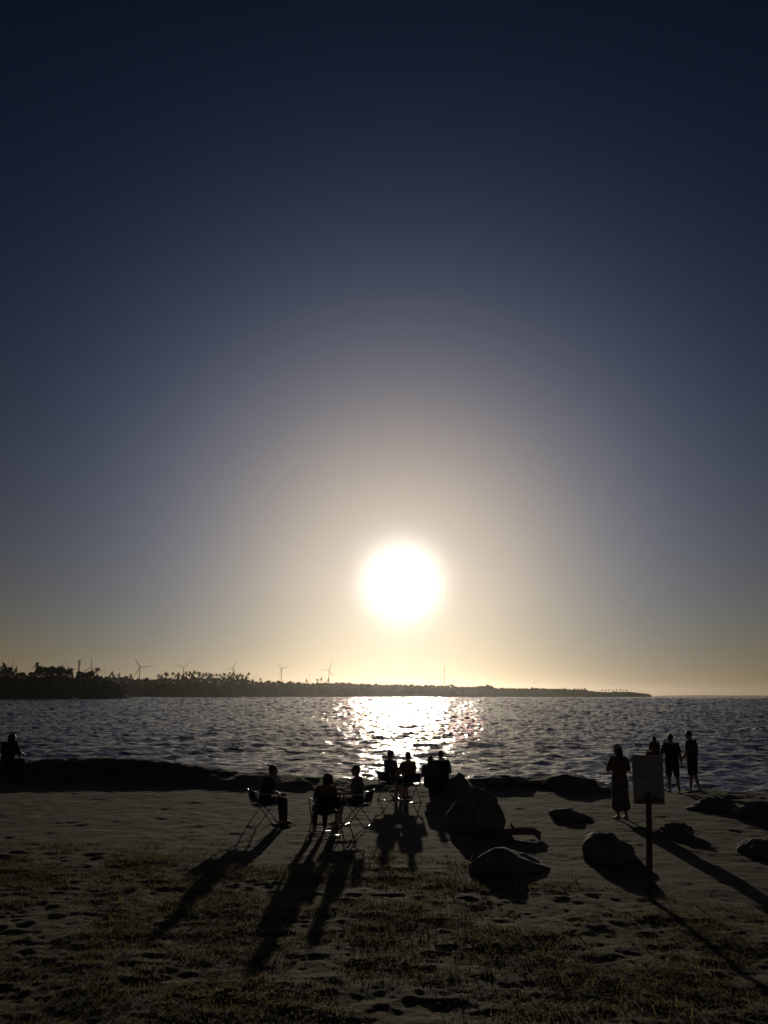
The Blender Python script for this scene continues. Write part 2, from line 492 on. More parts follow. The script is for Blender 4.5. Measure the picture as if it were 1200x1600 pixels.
def palm_proto(seed, h):
    rg = random.Random(seed)
    lean = rg.uniform(-0.12, 0.12)
    pts = [(lean * h * (t ** 1.7), 0.02 * h * math.sin(t * 2), t * h) for t in np.linspace(0, 1, 8)]
    bm = bmesh.new(); tube_bm(bm, pts, [0.30 - 0.15 * t for t in np.linspace(0, 1, 8)], 7)
    trunk = from_bm('trunk', bm, M['bark'])
    top = Vector(pts[-1])
    bm = bmesh.new()
    nf = rg.randint(15, 19)
    for i in range(nf):
        az = 2 * math.pi * i / nf + rg.uniform(-0.2, 0.2)
        el = rg.uniform(-0.5, 1.25); ln = rg.uniform(2.4, 3.5)
        d = Vector((math.cos(az) * math.cos(el), math.sin(az) * math.cos(el), math.sin(el)))
        side = Vector((-math.sin(az), math.cos(az), 0))
        prev = None
        for j in range(8):
            t = j / 7
            p = top + d * (ln * t) + Vector((0, 0, -1.5 * t * t * (1.0 - 0.3 * max(el, 0))))
            w = 0.55 * math.sin(math.pi * min(1, 0.12 + 0.88 * t)) ** 0.6 * (0.75 if j % 2 else 1.15) + 0.03
            dn = Vector((0, 0, -0.45 * w))
            c = [bm.verts.new(p + side * w + dn), bm.verts.new(p), bm.verts.new(p - side * w + dn)]
            if prev:
                bm.faces.new((prev[0], prev[1], c[1], c[0])); bm.faces.new((prev[1], prev[2], c[2], c[1]))
            prev = c
    bmesh.ops.create_icosphere(bm, subdivisions=1, radius=0.45, matrix=Matrix.Translation(top))
    crown = from_bm('crown', bm, M['palm'], False)
    return trunk, crown, h

def tree_proto(seed, h, spread):
    rg = random.Random(seed); nrg = np.random.default_rng(seed)
    bm = bmesh.new()
    tube_bm(bm, [(0, 0, 0), (0.1, 0, h * 0.3), (0.2, 0.1, h * 0.6), (0.1, 0.2, h * 0.85)], [0.35, 0.26, 0.18, 0.06], 7)
    lobes = []
    for i in range(9):
        a = rg.uniform(0, 6.28); r_ = spread * rg.uniform(0.15, 0.7)
        c = Vector((r_ * math.cos(a), r_ * math.sin(a), h * rg.uniform(0.5, 0.86)))
        lobes.append((c, spread * rg.uniform(0.28, 0.48)))
        tube_bm(bm, [(0.15, 0.05, h * rg.uniform(0.3, 0.5)), tuple(c * 0.6 + Vector((0, 0, h * 0.26))), tuple(c)], [0.13, 0.09, 0.03], 5)
    trunk = from_bm('trunk', bm, M['bark'])
    P = []
    for c, r_ in lobes:
        q = nrg.normal(size=(170, 3)); q /= np.linalg.norm(q, axis=1)[:, None]
        P.append(np.array(c) + q * r_ * nrg.uniform(0.55, 1.08, (170, 1)) * np.array([1, 1, 0.72]))
    P = np.concatenate(P)
    v, f = quads_at(P, np.full(len(P), spread * 0.085) * nrg.uniform(0.6, 1.5, len(P)), nrg)
    return trunk, mesh_np('crown', v, f, M['leaf'], False), h

PALMS = [palm_proto(i + 3, h) for i, h in enumerate((9.0, 11.0, 13.0))]
TREES = [tree_proto(i + 30, 9.0, 4.5) for i in range(3)]
def plant(proto, name, px, py_top, size, label, cat, group, back=12.0):
    """stand one tree on the far shore so that its top reaches py_top"""
    tr, cr, h = proto
    D = land_dist(px) + back
    top = at(px, py_top, D)
    s = size * (random.uniform(1.6, 2.2) if cat == 'palm' else 1.15) * (1.0 if px > 160 else 0.72)
    root = empty(name, (top.x, D, top.z - h * s * 0.98), random.uniform(0, 6.28))
    root.scale = (s, s, s)
    obj('trunk', tr, root); obj('crown', cr, root)
    return tag(root, label, cat, group)

# (px, top y, size)
palm_spots = [
    (5, 1041, 0.9, 'palm at the left edge of the far shore, left of every turbine', None),
    (58, 1040.5, 0.95, 'ragged palm leaning out at the left shoulder of the tall dark clump', None),
    (154, 1047, 0.9, 'single palm standing clear just right of the lattice mast clump', None),
    (176, 1053, 0.8, 'palm left of the wind turbine with the longest blades', 'palms left of the longest-bladed turbine'),
    (186, 1054, 0.8, 'palm left of the wind turbine with the longest blades', 'palms left of the longest-bladed turbine'),
    (204, 1056, 0.7, 'palm left of the wind turbine with the longest blades', 'palms left of the longest-bladed turbine'),
]
mid = [(247, 1055.5), (258, 1052.5), (262, 1054), (270, 1053), (280, 1053.5), (291, 1051.5), (296, 1053), (303, 1050.5), (309, 1051.5), (313, 1053.5), (323, 1053), (327, 1052.5),
       (333, 1055), (339, 1054), (343, 1054.5), (350, 1054), (360, 1052.5), (364, 1053), (371, 1054.5), (376, 1055), (380, 1056)]
mid += [(253, 1056.5), (275, 1056), (285, 1056), (300, 1055), (318, 1056), (330, 1056.5), (346, 1057), (355, 1056), (368, 1057), (384, 1057.5)]
mid.sort()
for x, y in mid:
    lab = ('palm in the row between the V-bladed turbine and the gap' if 288 < x < 320 else
           'palm in the row between the gap and steep-bladed turbine' if 320 <= x < 361 else
           'palm in the row left of the V-bladed turbine' if x <= 288 else
           'palm in the row just right of the steep-bladed turbine')
    palm_spots.append((x, y + random.uniform(-0.8, 1.2), 0.85, lab, lab.replace('palm in', 'palms in')))
palm_spots += [
    (388, 1053, 0.85, 'outermost tall palm at the right end of the dense palm row', None),
    (406, 1061.5, 0.75, 'small palm on the skyline right of the dense palm row', None),
    (495, 1062.5, 0.85, 'left one of two lone palms near the right-hand large turbine', None),
    (502.5, 1061, 0.95, 'taller right one of two lone palms near the right-hand large turbine', None),
    (514, 1063, 0.85, 'bushy palm at the foot of the right-hand large turbine', None),
    (479, 1064, 0.8, 'small palm below the faint small turbine left of the lone palms', None)]
for x in (884, 890, 897, 903, 909, 914):
    palm_spots.append((x, 1076 + random.uniform(-0.5, 0.5), 0.85, 'tiny palm in the left cluster on the low right spit', 'palms in the left cluster on the headland'))
for x in (940.5, 946, 952, 958, 963):
    palm_spots.append((x, 1078.5 + random.uniform(-0.6, 0.6), 0.85, 'tiny palm in the right cluster on the low right spit', 'palms in the right cluster on the headland'))
palm_spots += [(969, 1078, 0.9, 'slanting palm between the right cluster and the last pair on the headland', None),
               (973, 1078.3, 0.85, 'left palm of the last pair near the tip of the headland', None),
               (978.5, 1078.5, 0.95, 'last broad palm near the tip of the headland', None)]
ORD = ['first', 'second', 'third', 'fourth', 'fifth', 'sixth', 'seventh', 'eighth', 'ninth', 'tenth', 'eleventh', 'twelfth']
seen_ = {}
for i, (x, y, s, lab, grp) in enumerate(palm_spots):
    if grp:
        seen_[grp] = seen_.get(grp, -1) + 1
        lab = lab.replace(' in the ', ', %s from left, in the ' % ORD[seen_[grp]], 1) if ' in the ' in lab else lab.replace('palm left', 'palm, %s of three, left' % ORD[seen_[grp]])
    plant(PALMS[(i * 7 + int(x)) % 3], 'palm_tree', x, y, s, lab, 'palm', grp, 10.0)

tree_spots = [
    (12, 1042, 1.0, 'rounded tree at the left edge of the far shore', None),
    (36, 1050, 0.7, 'low tree in the dip left of the tall dark clump', None),
    (48, 1049, 0.7, 'low tree touching the left foot of the tall dark clump', None),
    (64, 1040.5, 1.25, 'left crown of the tall dark tree clump', None),
    (79, 1040, 1.35, 'highest middle crown of the tall dark tree clump', None),
    (94, 1041, 1.3, 'right-hand crown of the tall dark tree clump', None),
    (108, 1044, 1.0, 'outer right crown of the tall clump beside the gap', None),
    (126, 1048, 1.1, 'bushy tree at the foot of the lattice mast', None),
    (140, 1047.5, 1.2, 'bushy tree below the turbine near the lattice mast', None),
    (229, 1058.5, 0.9, 'low crown just right of the turbine with the longest blades', None),
    (420, 1062.5, 1.0, 'low crown left of the middle large turbine', None),
    (436, 1062.3, 1.1, 'rounded crown at the foot of the middle large turbine', None),
    (452, 1063.8, 1.1, 'low crown just right of the middle large turbine', None),
    (466, 1065, 1.0, 'low crown halfway between the middle and right-hand large turbines', None),
    (546, 1065.5, 1.3, 'domed tree halfway between the right-hand large turbine and the sun', None),
    (587, 1067.5, 1.2, 'hazy tree beside the last faint turbine near the sun', None),
    (706, 1068.5, 1.2, 'small hazy tree right of the thin mast', None),
    (750, 1070.5, 1.2, 'left half of the taller bush right of the thin mast', None),
    (762, 1069, 1.6, 'right half of the taller bush right of the thin mast', None),
    (786, 1074, 1.1, 'low crown just right of the taller bush', None),
    (822, 1074, 1.2, 'low crown below the flying bird, left one', None),
    (832, 1073.5, 1.2, 'low crown below the flying bird, right one', None)]
for i, (x, y, s, lab, grp) in enumerate(tree_spots):
    plant(TREES[i % 3], 'broadleaf_tree', x, y, s, lab, 'tree', grp, 14.0)

# ---- distant coast at the right
pts = []
for i in range(41):
    px = 985 + i * 14
    h = 13 * max(0.0, math.sin(min(1.0, i / 9.0) * 1.57)) * (1.0 - 0.55 * i / 40) * (1 + 0.25 * mnoise.noise((i * 0.4, 0, 3)))
    q = at(px, 1087, 9000)
    pts.append((q.x, h))
V = []
for x, h in pts:
    V += [(x, 8900, -1.2), (x, 9000, h), (x * 1.04, 9400, h * 0.8), (x * 1.06, 9700, -1.2)]
idx = np.arange(len(V)).reshape(-1, 4)
faces = np.stack([idx[:-1, :-1], idx[1:, :-1], idx[1:, 1:], idx[:-1, 1:]], -1).reshape(-1, 4)
tag(obj('distant_coast', mesh_np('distant_coast', V, faces, M['landmat'])), kind='structure')

# ---- wind turbines
def turbine_meshes():
    bm = bmesh.new(); tube_bm(bm, [(0, 0, 0), (0, 0, 40), (0, 0, 80)], [2.3, 1.9, 1.35], 12)
    tower = from_bm('tower', bm, M['turbine'])
    bm = bmesh.new(); tube_bm(bm, [(0, -4.5, 0), (0, -3.6, 0), (0, 3, 0), (0, 6, 0)], [1.1, 1.7, 1.8, 1.2], 10)
    nac = from_bm('nacelle', bm, M['turbine'])
    bm = bmesh.new(); tube_bm(bm, [(0, -7.2, 0), (0, -6.4, 0), (0, -4.6, 0)], [0.3, 1.1, 1.5], 10)
    hub = from_bm('hub', bm, M['turbine'])
    bm = bmesh.new()
    prev = None
    for t in np.linspace(0, 1, 9):
        z = 1.0 + 39 * t
        c = 1.5 + 1.9 * math.sin(min(1, t / 0.22) * 1.57) * (1 - t) ** 0.9 - 0.9 * t
        th_ = 0.5 * (1 - t) + 0.12; tw = R(18 * (1 - t))
        ring = []
        for (u, w) in ((-0.35, 0), (0, th_), (0.65, 0), (0, -th_)):
            x, y = u * c, w
            ring.append(bm.verts.new((x * math.cos(tw) - y * math.sin(tw), -5.6 + x * math.sin(tw) + y * math.cos(tw), z)))
        if prev:
            for j in range(4): bm.faces.new((prev[j], prev[(j + 1) % 4], ring[(j + 1) % 4], ring[j]))
        prev = ring
    bm.faces.new(prev)
    blade = from_bm('blade', bm, M['turbine'])
    return tower, nac, hub, blade
TM = turbine_meshes()
def turbine(px, py, rpx, ang, label, group=None):
    D = 40.0 / (rpx / F) * 0.97
    hubp = at(px, py, D)
    gz = 2.0
    root = empty('wind_turbine', (hubp.x, D, gz), math.atan2(-hubp.x, D) * 0.6)
    sz = (hubp.z - gz) / 80.0
    t = obj('tower', TM[0], root); t.scale = (1, 1, sz)
    n = obj('nacelle', TM[1], root, (0, 0, 80 * sz + 1.4))
    h = obj('hub', TM[2], root, (0, 0, 80 * sz + 1.4))
    for i in range(3):
        b = obj('blade', TM[3], h)
        b.rotation_euler = (0, R(ang + 120 * i), 0)
    return tag(root, label, 'turbine', group)
# blade angle: degrees clockwise from straight up
turbine(19, 1044, 13, 8, 'leftmost wind turbine, one blade rising above trees at the picture edge')
turbine(97, 1046, 13, 14, 'wind turbine almost hidden behind the tall dark clump, one blade tip showing')
turbine(143, 1043, 15, -4, 'wind turbine just right of the lattice mast with a blade straight up')
turbine(219, 1043, 17.5, -33, 'wind turbine with the longest blades, one pointing right')
turbine(287, 1044, 14, 50, 'wind turbine above the palms with two blades raised in a wide V, left of pair')
turbine(364, 1045, 14, 20, 'wind turbine behind the dense palm row, one blade steeply up')
turbine(397, 1057, 8.5, -40, 'small faint wind turbine right after the dense palm row')
turbine(440, 1045, 14, -45, 'middle large wind turbine with two blades in a V over bushes')
turbine(484, 1056, 7.5, 40, 'small faint wind turbine between the middle and right-hand large ones')
turbine(514, 1047, 13.5, 26, 'right-hand large wind turbine nearest the sun, one blade level to the left')
turbine(577, 1058, 8, 8, 'faintest wind turbine, right beside the sun glare')
turbine(164, 1051, 7.5, 5, 'tiny far wind turbine behind the single palm')

def mast(px, y0, D, name, label, w):
    top = at(px, y0, D); h = top.z - 3.0
    root = empty(name, (top.x, D, 3.0))
    bm = bmesh.new()
    for sx, sy in ((-1, -1), (1, -1), (1, 1), (-1, 1)):
        tube_bm(bm, [(sx * w, sy * w, 0), (sx * w * 0.55, sy * w * 0.55, h)], [w * 0.22, w * 0.18], 5)
    obj('lattice_legs', from_bm('lattice_legs', bm, M['mast']), root)
    bm = bmesh.new(); ns = 10
    for i in range(ns):
        a0, a1 = i / ns, (i + 1) / ns; w0, w1 = w * (1 - 0.45 * a0), w * (1 - 0.45 * a1)
        for s in ((1, 0), (-1, 0), (0, 1), (0, -1)):
            if s[0]: A, B = (s[0] * w0, -w0, a0 * h), (s[0] * w1, w1, a1 * h)
            else: A, B = (-w0, s[1] * w0, a0 * h), (w1, s[1] * w1, a1 * h)
            tube_bm(bm, [A, B], [w * 0.12, w * 0.12], 4)
    obj('lattice_braces', from_bm('lattice_braces', bm, M['mast']), root)
    for zz, sgn in ((0.97, 1), (0.93, -1), (0.88, 1)):
        bm = bmesh.new(); tube_bm(bm, [(sgn * w * 0.9, -w * 0.6, h * zz - 1.3), (sgn * w * 0.9, -w * 0.6, h * zz + 1.0)], [w * 0.42, w * 0.42], 8)
        obj('antenna_drum', from_bm('antenna_drum', bm, M['mast']), root)
    bm = bmesh.new(); tube_bm(bm, [(0, 0, h), (0, 0, h * 1.04)], [w * 0.15, w * 0.06], 5)
    obj('lightning_rod', from_bm('lightning_rod', bm, M['mast']), root)
    tag(root, label, 'mast')
mast(124.5, 1031, 800, 'radio_mast', 'dark lattice radio mast rising from the trees on the left', 0.9)
mast(694, 1043, 2300, 'radio_mast', 'thin hazy radio mast on the far shore right of the sun', 1.3)

# ---- surf and whitecaps
bm = bmesh.new()
def foam(px0, px1, y, D, hh):
    a, b = at(px0, y, D), at(px1, y, D)
    n = max(3, int((px1 - px0) / 1.6))
    for i in range(n):
        t = (i + random.random()) / n
        h = hh * random.uniform(0.3, 1.0)
        m = Matrix.Translation((a.x + (b.x - a.x) * t, D + random.uniform(-3, 3), SEA_Z + 0.1)) @ Matrix.Diagonal((abs(b.x - a.x) / n * random.uniform(0.5, 1.3), 0.8, h, 1)) @ Matrix.Rotation(random.random() * 3, 4, 'Z')
        bmesh.ops.create_icosphere(bm, subdivisions=1, radius=1.0, matrix=m)
foam(91, 104, 1093, 585, 0.5); foam(110, 122, 1092, 590, 1.5); foam(134, 146, 1092, 640, 0.6); foam(160, 172, 1091, 700, 0.5)
foam(185, 240, 1090, 860, 0.6); foam(240, 330, 1089, 1060, 0.55); foam(372, 384, 1089, 1300, 0.9); foam(520, 545, 1088, 1650, 0.5)
foam(1183, 1187, 1094, 470, 0.45); foam(1189.5, 1193, 1124, 80, 0.14); foam(55, 70, 1094, 560, 0.3); foam(12, 30, 1096, 500, 0.25)
tag(obj('surf', from_bm('surf', bm, M['foam'])), 'white surf breaking along the foot of the far shore', 'surf', kind='stuff')

# ================================================================== ROCKS ON THE BEACH
def boulder_mesh(seed, wx, wy, h, rough=0.28, sub=4):
    bm = bmesh.new(); bmesh.ops.create_icosphere(bm, subdivisions=sub, radius=1.0)
    o = Vector((seed * 3.7, seed * 1.3, seed * 7.1))
    rg = random.Random(seed * 13)
    cuts = []
    for _ in range(13):
        nv = Vector((rg.uniform(-1, 1), rg.uniform(-1, 1), rg.uniform(-0.2, 1))).normalized()
        cuts.append((nv, rg.uniform(0.66, 0.93)))
    for v in bm.verts:
        p = v.co.copy()
        for nv, dc in cuts:
            e_ = p.dot(nv) - dc
            if e_ > 0: p -= nv * e_ * 0.92
        d = 1 + rough * (mnoise.noise(p * 1.2 + o) * 1.1 + 0.5 * mnoise.noise(p * 2.7 + o) + 0.34 * mnoise.noise(p * 6 + o) + 0.24 * mnoise.noise(p * 13 + o) + 0.14 * mnoise.noise(p * 27 + o))
        q = p * d
        v.co = Vector((q.x * wx / 2, q.y * wy / 2, q.z * (h if q.z > 0 else h * 0.55)))
    return from_bm('rock', bm, M['rock'])

def rock(px, pyb, pyt, wpx, label, seed, deep=0.8, Y=None, rough=0.28, name='beach_rock'):
    p = ground(px, pyb) if Y is None else None
    yf = p.y if p is not None else Y
    w = wpx / F * yf * 0.98
    yc = yf + w * deep * 0.5
    c = at(px, pyb, yc)
    g = hz(c.x, yc)
    top = at(px, pyt, yc).z
    h = max(0.06, (top - g) / 0.86)
    o = obj(name, boulder_mesh(seed, w, w * deep, h, rough), None, (c.x, yc, g - 0.02))
    return tag(o, label, 'rock')

rock(742, 1300, 1238, 88, 'large dark boulder right of the seated pair, in front of the shore rocks', 1, 0.9)
rock(788, 1366, 1328, 136, 'long low dark rock mound below the driftwood', 2, 0.7, rough=0.16)
rock(952, 1350, 1307, 94, 'rounded dark rock left of the sign post', 23, 0.8, rough=0.18)
rock(893, 1284, 1264, 84, 'flat low rock between the rounded rock and the shore boulders', 4, 0.7)
rock(1058, 1310, 1284, 64, 'low rock just right of the sign post, behind it', 5, 0.8)
rock(1118, 1268, 1248, 84, 'flat rock in front of the tall man at the right', 24, 0.7)
rock(1184, 1282, 1256, 96, 'broad rock at the right edge, nearer the water', 25, 0.7)
rock(1186, 1340, 1308, 70, 'dark rock at the right edge of the picture', 6, 0.8)
rock(712, 1248, 1212, 62, 'dark rock on which the huddled pair sits at the water', 7, 0.9, Y=23.4)
rock(763, 1244, 1212, 66, 'knobbly shore rock just right of the big gap in the sun glitter', 8, 0.9, Y=24.6)
rock(803, 1246, 1212, 58, 'peaked shore rock, second of the row at the water edge', 9, 0.9, Y=24.8)
rock(845, 1246, 1217, 62, 'low shore rock between the peaked one and the broad one', 10, 0.9, Y=24.8)
rock(888, 1246, 1209, 92, 'broad high shore rock left of the woman in the long dress', 11, 0.8, Y=24.4)
rock(934, 1250, 1226, 56, 'low shore rock directly left of the woman in the long dress', 12, 0.9, Y=24.0)
rock(1092, 1246, 1233, 60, 'flat rock at the feet of the man on the right', 13, 0.9, Y=24.6, rough=0.2)
rock(1150, 1250, 1238, 90, 'flat shore rock right of the standing men', 14, 0.7, Y=24.2, rough=0.2)
rock(126, 1200, 1182, 54, 'small hump of rock on the left ridge, nearer the figure at the edge', 15, 0.9, Y=27.9)
rock(158, 1200, 1183.5, 44, 'small hump of rock on the left ridge, second from the left', 16, 0.9, Y=27.9)
rock(232, 1205, 1186, 64, 'rock at the right shoulder of the left ridge where it drops', 17, 0.8, Y=27.8)
rock(352, 1220, 1203, 50, 'rock on the falling ridge left of the chair circle', 18, 0.8, Y=26.4)
rock(31, 1187, 1179, 7, 'small round stone on the ridge beside the figure at the left edge', 19, 0.9, Y=27.9, rough=0.1, name='stone')
rock(480, 1226, 1216, 46, 'flat rock on the ridge behind the chair circle', 20, 0.8, Y=25.4)

# driftwood
g0 = ground(782, 1306); g1 = ground(838, 1312)
bm = bmesh.new()
mid_ = (g0 + g1) / 2
pts = [(-0.42, 0.05, 0.05), (-0.2, 0.0, 0.10), (0.05, -0.03, 0.13), (0.3, 0.0, 0.12), (0.43, 0.04, 0.06)]
tube_bm(bm, pts, [0.04, 0.065, 0.075, 0.07, 0.05], 9)
tube_bm(bm, [(0.28, 0, 0.12), (0.36, -0.12, 0.06), (0.38, -0.2, 0.02)], [0.05, 0.045, 0.03], 8)
tube_bm(bm, [(-0.05, 0, 0.12), (-0.1, 0.1, 0.2), (-0.12, 0.13, 0.25)], [0.035, 0.025, 0.012], 7)
tag(obj('driftwood_log', from_bm('driftwood_log', bm, M['driftwood']), None, (mid_.x, mid_.y, mid_.z)), 'short crooked driftwood log lying on the sand above the long rock mound', 'driftwood')

# ================================================================== SIGN
base = ground(1017, 1405)
Ys = base.y
zt, zb = at(1014, 1180, Ys + 0.06).z, at(1014, 1257, Ys + 0.06).z
xl, xr = at(989, 1215, Ys + 0.06).x, at(1037, 1215, Ys + 0.06).x
zp = at(1014, 1238, Ys).z
root = empty('sign_post', base)
def box_bm(bm, c, s, bev=0.0, rot=None):
    g = bmesh.ops.create_cube(bm, size=1.0, matrix=Matrix.Translation(c) @ (rot or Matrix.Identity(4)) @ Matrix.Diagonal((*s, 1)))
    if bev:
        es = {e for v in g['verts'] for e in v.link_edges}
        bmesh.ops.bevel(bm, geom=list(es), offset=bev, segments=2, affect='EDGES', profile=0.6)
bm = bmesh.new()
ox = at(1013, 1240, Ys).x - base.x
tube_bm(bm, [(0, 0, -0.35), (0.0, 0, 0.3), (ox * 0.6, 0.0, 0.8), (ox, 0.0, zp - base.z)], [0.05, 0.046, 0.043, 0.04], 8)
obj('post', from_bm('post', bm, M['woodpost']), root)
bm = bmesh.new()
cx = (xl + xr) / 2 - base.x; cz_ = (zt + zb) / 2 - base.z
box_bm(bm, (0, 0, 0), (xr - xl, 0.02, zt - zb), 0.004, Matrix.Rotation(R(1.2), 4, 'Y'))
board_ob = obj('board', from_bm('board', bm, M['board'], False), root, (cx, 0.075, cz_))
for zz in (0.05,):
    bm = bmesh.new(); box_bm(bm, (0, 0, 0), (xr - xl - 0.06, 0.022, 0.04), 0.003)
    obj('batten', from_bm('batten', bm, M['woodpost'], False), board_ob, (0, -0.022, zb - base.z + zz - cz_))
for zz in (0.1, 0.02):
    bm = bmesh.new(); tube_bm(bm, [(0, 0, 0), (0, -0.012, 0)], [0.012, 0.011], 8)
    obj('bolt', from_bm('bolt', bm, M['mast']), root, (ox, -0.04, zp - base.z - 0.04 - zz * 2))
tag(root, 'pale rectangular sign board seen from behind on a dark wooden post', 'sign')

# ================================================================== PEOPLE
def capsule(bm, a, ra, b, rb, sub=2):
    a, b = Vector(a), Vector(b)
    seg = 12 if sub > 1 else 8
    d = (b - a)
    if d.length < 1e-5: d = Vector((0, 0, 1e-4)); b = a + d
    d.normalize()
    u = d.orthogonal().normalized(); w = d.cross(u)
    prof = [(a - d * ra * math.sin(t), ra * math.cos(t)) for t in (1.2, .8, .4, 0)] + [(b + d * rb * math.sin(t), rb * math.cos(t)) for t in (0, .4, .8, 1.2)]
    rings = [[bm.verts.new(c + (u * math.cos(6.2831853 * j / seg) + w * math.sin(6.2831853 * j / seg)) * r_) for j in range(seg)] for c, r_ in prof]
    for p, q in zip(rings, rings[1:]):
        for j in range(seg): bm.faces.new((p[j], p[(j + 1) % seg], q[(j + 1) % seg], q[j]))
    p0, p1 = bm.verts.new(a - d * ra), bm.verts.new(b + d * rb)
    for j in range(seg):
        bm.faces.new((p0, rings[0][(j + 1) % seg], rings[0][j])); bm.faces.new((p1, rings[-1][j], rings[-1][(j + 1) % seg]))

def ellip(bm, c, r, rot=None, sub=3):
    bmesh.ops.create_icosphere(bm, subdivisions=sub, radius=1.0, matrix=Matrix.Translation(c) @ (rot or Matrix.Identity(4)) @ Matrix.Diagonal((*r, 1)))

def fuse(name, bm, m, voxel=0.014, smooth=3, extra=None):
    me = bpy.data.meshes.new(name); bm.to_mesh(me); bm.free()
    o = bpy.data.objects.new(name, me); COL.objects.link(o)
    md = o.modifiers.new('r', 'REMESH'); md.mode = 'VOXEL'; md.voxel_size = voxel; md.adaptivity = 0.0
    if smooth:
        ms = o.modifiers.new('s', 'SMOOTH'); ms.iterations = smooth; ms.factor = 0.5
    dg = bpy.context.evaluated_depsgraph_get()
    res = bpy.data.meshes.new_from_object(o.evaluated_get(dg))
    bpy.data.objects.remove(o); bpy.data.meshes.remove(me)
    if extra:
        b2 = bmesh.new(); b2.from_mesh(res)
        for hm, mtx in extra:
            t = hm.copy(); t.transform(mtx)
            if mtx.determinant() < 0: t.flip_normals()
            b2.from_mesh(t); bpy.data.meshes.remove(t)
        b2.to_mesh(res); b2.free()
    res.name = name
    res.materials.clear(); res.materials.append(m)
    res.polygons.foreach_set('use_smooth', [True] * len(res.polygons))
    return res

def hand_mesh(curl):
    """a right hand pointing along -Z from the wrist, palm towards +X... thumb towards +Y"""
    bm = bmesh.new()
    capsule(bm, (0, -0.022, -0.03), 0.017, (0, -0.024, -0.085), 0.014)
    capsule(bm, (0, 0.0, -0.0), 0.022, (0, 0.0, -0.09), 0.015)
    capsule(bm, (0, 0.020, -0.03), 0.018, (0, 0.024, -0.085), 0.014)
    for y, ln in ((-0.032, 0.058), (-0.011, 0.074), (0.011, 0.080), (0.031, 0.070)):
        p = Vector((0, y, -0.092)); a = curl * 0.4; r_ = 0.0095
        for s in (0.45, 0.32, 0.23):
            d = Vector((math.sin(a), y * 0.6, -math.cos(a)))
            q = p + d * ln * s
            capsule(bm, p, r_, q, r_ * 0.92, 1); p = q; r_ *= 0.92; a += curl * 0.7
    p = Vector((0.004, 0.024, -0.03))
    for d, ln, r_ in ((Vector((0.25, 0.75, -0.6)), 0.042, 0.013), (Vector((0.4, 0.35, -0.85)), 0.03, 0.011), (Vector((0.45, 0.1, -0.9)), 0.024, 0.0095)):
        q = p + d.normalized() * ln; capsule(bm, p, r_, q, r_ * 0.9, 1); p = q
    return fuse('hand', bm, M['skin'], 0.0055, 1)
HANDS = {'relaxed': hand_mesh(0.45), 'grip': hand_mesh(1.15)}

def hand_matrix(w, e, side, palm):
    d = (Vector(w) - Vector(e)).normalized()
    z = -d
    x = Vector(palm) - z * Vector(palm).dot(z)
    if x.length < 1e-3: x = z.orthogonal()
    x.normalize(); y = z.cross(x)
    m = Matrix((x, y, z)).transposed().to_4x4()
    if side < 0: m = m @ Matrix.Diagonal((1, -1, 1, 1))
    return Matrix.Translation(w) @ m

def stand_pose(h=1.72, **kw):
    s = h / 1.72
    J = dict(pelvis=(0, 0, .95), waist=(0, .0, 1.08), chest=(0, -.01, 1.28), neck=(0, -.01, 1.46), head=(0, .02, 1.605),
             shL=(-.175, -.01, 1.40), shR=(.175, -.01, 1.40), elL=(-.235, -.03, 1.12), elR=(.235, -.03, 1.12), wrL=(-.25, .03, .88), wrR=(.25, .03, .88),
             hiL=(-.09, 0, .91), hiR=(.09, 0, .91), knL=(-.105, .02, .50), knR=(.105, .02, .50), anL=(-.11, -.02, .085), anR=(.11, -.02, .085),
             toL=(-.135, .13, .03), toR=(.135, .13, .03))
    J.update(kw)
    return {k: Vector(v) * s for k, v in J.items()}, s

def sit_pose(h=1.72, seat=0.45, lean=0.08, **kw):
    """lean > 0 tips the torso forward (+Y)"""
    s = h / 1.72
    z = seat / s + 0.085
    def up(d, x=0, f=0): return (x, d * math.sin(lean) + f, z + d * math.cos(lean))
    J = dict(pelvis=(0, 0, z), waist=up(.14), chest=up(.34, 0, -.005), neck=up(.52), head=up(.655, 0, .035),
             shL=up(.455, -.175), shR=up(.455, .175), elL=up(.20, -.245, .06), elR=up(.20, .245, .06), wrL=up(.17, -.20, .30), wrR=up(.17, .20, .30),
             hiL=(-.09, .02, z - .01), hiR=(.09, .02, z - .01), knL=(-.12, .44, z - .01), knR=(.12, .44, z - .01),
             anL=(-.12, .47, .085), anR=(.12, .47, .085), toL=(-.14, .62, .03), toR=(.14, .62, .03))
    J.update(kw)
    return {k: Vector(v) * s for k, v in J.items()}, s

